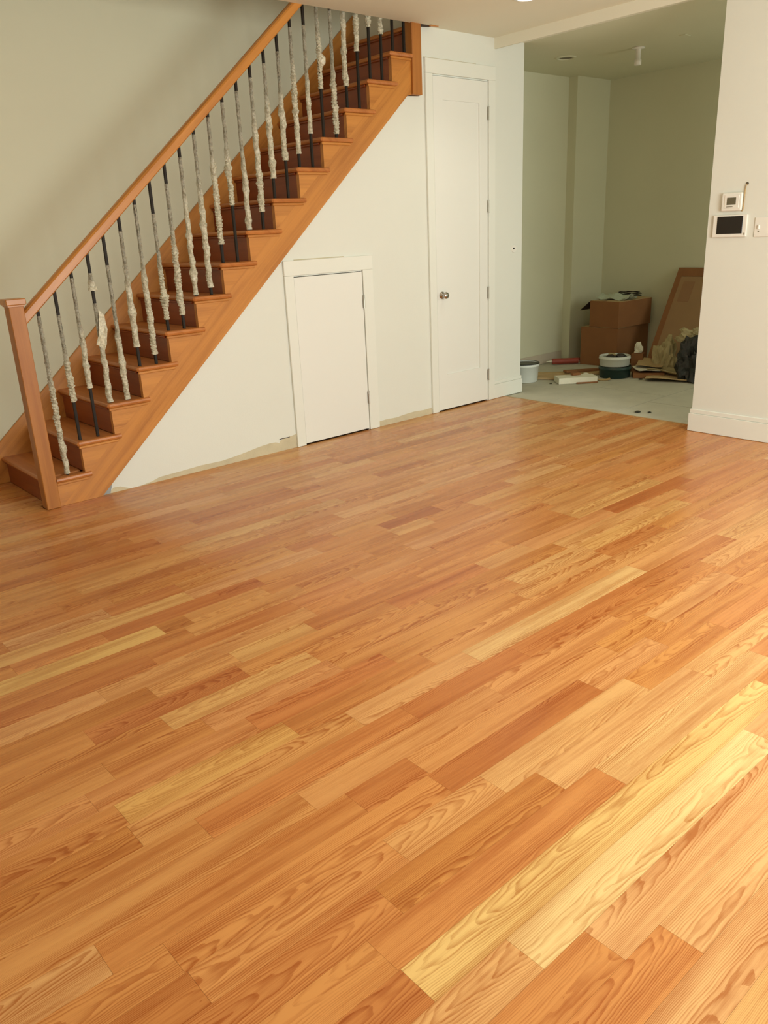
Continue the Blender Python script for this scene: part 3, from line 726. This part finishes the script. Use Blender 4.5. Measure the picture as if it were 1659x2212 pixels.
def carton(name, loc, sx, sy, h, rz, label, flap=None, cat='box'):
    e = empty(name, loc, label, cat, rz=rz); e['_local'] = 1
    t = .006
    bm = bmesh.new()
    for q in ((0, sx, 0, t), (0, sx, sy-t, sy), (0, t, t, sy-t), (sx-t, sx, t, sy-t)): box(bm, q[0], q[1], q[2], q[3], t, h)
    box(bm, 0, sx, 0, sy, 0, t)
    obj('body', bm, M_cardA, e, loc=(0, 0, 0))
    obj('flap', B(0.002, sx-.002, t, sy*.5-.002, h-.003, h+.001), M_cardC, e, loc=(0, 0, 0), rot=(R(1.5), 0, 0))
    obj('flap', B(0.002, sx-.002, sy*.5+.002, sy-t, h-.003, h+.001), M_cardC, e, loc=(0, 0, 0))
    obj('tape', B(-.001, sx*.18, sy*.5-.025, sy*.5+.025, h+.0012, h+.002), M_cardB, e, loc=(0, 0, 0))
    return e
c1 = carton('cardboard_box', (7.10, 4.575, -.003), .62, .42, .385, R(3), 'large brown cardboard box on the floor, under the smaller box')
c2 = carton('cardboard_box', (7.085, 4.565, .387), .56, .345, .255, R(-2), 'smaller brown cardboard box, upper of the two stacked boxes')
obj('flap', B(-.001, .40, -.001, .16, 0, .004), M_gap, c2, loc=(0.01, .345, .252), rot=(R(-38), 0, 0))
# plastic sheet and cable on the top box
bm = bmesh.new(); bmesh.ops.create_grid(bm, x_segments=14, y_segments=10, size=.5); rr = random.Random(12)
for v in bm.verts:
    d = (v.co.x**2+v.co.y**2)**.5
    v.co = Vector((v.co.x*.24*(1+.1*math.sin(6*v.co.y)), v.co.y*.34, .022+.022*math.sin(9*v.co.x+2)+.012*math.cos(11*v.co.y)+rr.uniform(-.006, .006)))
o = obj('plastic_sheet', bm, M_clear, loc=(7.28, 4.72, .652)); o.modifiers.new('s', 'SOLIDIFY').thickness = .003
tag(o, 'pale green crumpled plastic lying on the upper cardboard box', 'plastic sheet')
bm = bmesh.new(); pts = []
for i in range(46):
    a = i*.38; pts.append((7.42+.085*math.cos(a), 4.66+.12*math.sin(a), .664+.0012*i+.004*math.sin(a*2)))
tube(bm, pts, .0045, 6); o = obj('cable_coil', bm, M_black, smooth=True); tag(o, 'coil of thin dark cable on top of the upper box', 'cable')

# flattened carton leaning on the far wall
ang = math.atan2(.93, .54)
e = empty('flattened_carton', (7.17, 4.30, -.003), 'large brown flattened carton leaning against the far wall at right', 'cardboard'); e['_local'] = 1
e.rotation_euler = (0, R(90)-ang, 0)
obj('sheet', B(0, .030, -.80, 0, 0, 1.075), M_cardA, e, loc=(0, 0, 0))
obj('side_edge', B(-.006, .0, -.055, 0, 0, 1.075), M_cardA, e, loc=(0, 0, 0))
obj('top_edge', B(-.006, .0, -.80, -.0555, .985, 1.075), M_cardA, e, loc=(0, 0, 0))
obj('inner_face', B(-.003, .0, -.80, -.0555, 0.001, .984), M_cardB, e, loc=(0, 0, 0))
obj('cut_flap', B(-.0042, -.0032, -.22, -.10, .72, .93), simple('cardboard_worn', (.32, .17, .08), .85), e, loc=(0, 0, 0))

def crumple(name, c, s, seed, m, label, cat, amp=.28, sub=4, flat=0):
    from mathutils import noise
    bm = bmesh.new(); bmesh.ops.create_icosphere(bm, subdivisions=sub, radius=1)
    off = Vector((seed*3.1, seed*1.7, seed))
    for v in bm.verts:
        q = v.co.normalized(); n1 = noise.noise(q*1.6+off); n2 = abs(noise.noise(q*4.2+off)); n3 = abs(noise.noise(q*9+off))
        f = 1 + amp*(n1*1.2 - n2*.9 - n3*.35)
        v.co = Vector((q.x*s[0]*f, q.y*s[1]*f, max(q.z, -.25)*s[2]*f))
    zmin = min(v.co.z for v in bm.verts)
    for v in bm.verts: v.co.z -= zmin
    o = obj(name, bm, m, loc=c); tag(o, label, cat); return o
crumple('paper_heap', (7.08, 4.02, -.003), (.10, .13, .27), 3, M_kraft, 'crumpled tan paper heap in front of the leaning carton', 'paper', .45)
crumple('trash_bag', (6.90, 3.62, -.003), (.17, .19, .30), 5, M_bag, 'black trash bag slumped beside the right wall edge', 'bag', .35)
crumple('paper_wad', (7.06, 3.74, .30), (.08, .18, .12), 8, M_kraft, 'crumpled tan paper on top of the black trash bag', 'paper', .6)
crumple('paper_wad', (7.04, 4.30, .17), (.030, .04, .075), 6, M_foam, 'small pale crumpled wad against the lower box', 'paper', .5)
o = obj('scrap_block', B(-.05, .06, -.06, .05, 0, .172), M_cardA, loc=(7.04, 4.30, -.003), rot=(0, 0, R(20))); tag(o, 'small brown upright offcut holding the pale wad', 'offcut')
# loose cardboard sheets and papers
def sheet(name, loc, sx, sy, t, rz, m, label, cat='cardboard', rx=0, ry=0, curl=.0):
    bm = bmesh.new(); bmesh.ops.create_grid(bm, x_segments=8, y_segments=8, size=.5)
    for v in bm.verts:
        u = v.co.x; w_ = v.co.y
        v.co = Vector((u*sx, w_*sy, curl*(abs(u)*2)**3 + curl*.5*math.sin(5*w_)+curl*.5))
    r = bmesh.ops.extrude_face_region(bm, geom=bm.faces[:]); 
    for v in [q for q in r['geom'] if isinstance(q, bmesh.types.BMVert)]: v.co.z += t
    o = obj(name, bm, m, loc=loc, rot=(R(rx), R(ry), rz)); tag(o, label, cat); return o
sheet('cardboard_offcut', (6.86, 4.07, -.002), .26, .28, .045, R(35), M_cardA, 'thick brown cardboard slab on the floor right of the tub')
sheet('cardboard_offcut', (6.86, 4.06, .050), .26, .24, .004, R(50), M_foam, 'white edged folded card lying on the thick brown slab', curl=.012)
sheet('cardboard_offcut', (6.98, 4.12, .078), .26, .24, .008, R(25), M_cardC, 'tan cardboard flap topmost on the brown slab', curl=.015, ry=-6)
sheet('floor_paper', (6.83, 3.80, -.002), .34, .46, .010, R(28), M_cardC, 'tan paper sheet spread on floor below the black bag', 'paper', curl=.018)
sheet('floor_paper', (6.93, 3.88, .022), .22, .36, .006, R(10), M_kraft, 'greyish creased paper over the tan sheet by the bag', 'paper', curl=.028)
# timber, foam and small rubbish at left
def stick(name, loc, L, W, H, rz, m, label, cat, ry=0):
    o = obj(name, B(-L/2, L/2, -W/2, W/2, 0, H), m, loc=loc, rot=(0, R(ry), rz), bevel=.002); tag(o, label, cat); return o
stick('scrap_board', (6.50, 4.72, -.002), .62, .11, .022, R(-48), M_scrapw, 'long tan scrap board behind the white foam block', 'board')
stick('scrap_board', (6.24, 4.76, -.002), .30, .20, .018, R(-65), M_cardC, 'short tan scrap board between pail and foam block', 'board')
stick('scrap_board', (6.62, 4.62, .0205), .42, .07, .02, R(-25), M_cardA, 'narrow dark brown batten on the long scrap board', 'board', ry=2)
stick('foam_block', (6.22, 4.43, -.002), .36, .17, .055, R(-38), M_foam, 'white foam block lying in front of the scrap boards', 'foam block')
stick('sanding_block', (6.26, 4.46, .054), .085, .045, .022, R(-20), M_cardA, 'small brown block resting on the white foam', 'block')
stick('batten_offcut', (6.23, 4.31, -.003), .20, .022, .012, R(-34), M_cardA, 'thin reddish batten offcut before the foam block', 'offcut')
sheet('paper_scrap', (6.40, 4.43, -.002), .14, .12, .004, R(15), M_foam, 'white paper scrap between foam block and green tub', 'paper', curl=.022)
sheet('paper_scrap', (6.44, 4.27, -.002), .12, .05, .004, R(-40), M_scrapw, 'tan paper scrap before the green tub', 'paper', curl=.006)
# red plastic caulking gun by the wall
e = empty('caulking_gun', (6.99, 5.09, -.003), 'red caulking gun lying by the wall left of the boxes', 'tool', rz=R(-42)); e['_local'] = 1
bm = bmesh.new(); cyl_axis(bm, (-.16, 0, .035), .030, .27, (1, 0, 0), 16); obj('barrel', bm, M_red, e, loc=(0, 0, 0))
bm = bmesh.new(); tube(bm, [(.11, 0, .035), (.26, 0, .037)], .005, 8); obj('rod', bm, M_nickel, e, loc=(0, 0, 0))
bm = bmesh.new(); tube(bm, [(.12, 0, .05), (.15, .03, .05), (.19, .08, .035), (.20, .11, .022)], .012, 8); obj('handle', bm, M_red, e, loc=(0, 0, 0))
bm = bmesh.new(); tube(bm, [(.13, 0, .03), (.15, .05, .02), (.16, .09, .015)], .008, 8); obj('trigger', bm, M_red, e, loc=(0, 0, 0))
bm = bmesh.new(); cyl_axis(bm, (-.16, 0, .035), .012, .06, (-1, 0, 0), 12, .004); obj('nozzle', bm, M_foam, e, loc=(0, 0, 0))
# tiny dark crumbs
for i, (x, y, s_, lab) in enumerate(((5.46, 3.30, .030, 'left of two dark crumbs near the wood floor edge'), (5.50, 3.225, .022, 'right of two dark crumbs near the wood floor edge'),
                               (6.02, 4.56, .018, 'dark crumb on dusty floor in front of the foam block'), (6.66, 4.02, .026, 'dark crumb before the brown cardboard slab'))):
    bm = bmesh.new(); rr = random.Random(i); bmesh.ops.create_icosphere(bm, subdivisions=1, radius=1)
    for v in bm.verts: v.co = Vector((v.co.x*s_*rr.uniform(.7, 1.2), v.co.y*s_*rr.uniform(.5, 1.), max(v.co.z, -.3)*s_*.35))
    o = obj('debris_crumb', bm, M_dark, loc=(x, y, .000)); tag(o, lab, 'debris')

for o in bpy.data.objects:
    if '_local' in o: del o['_local']
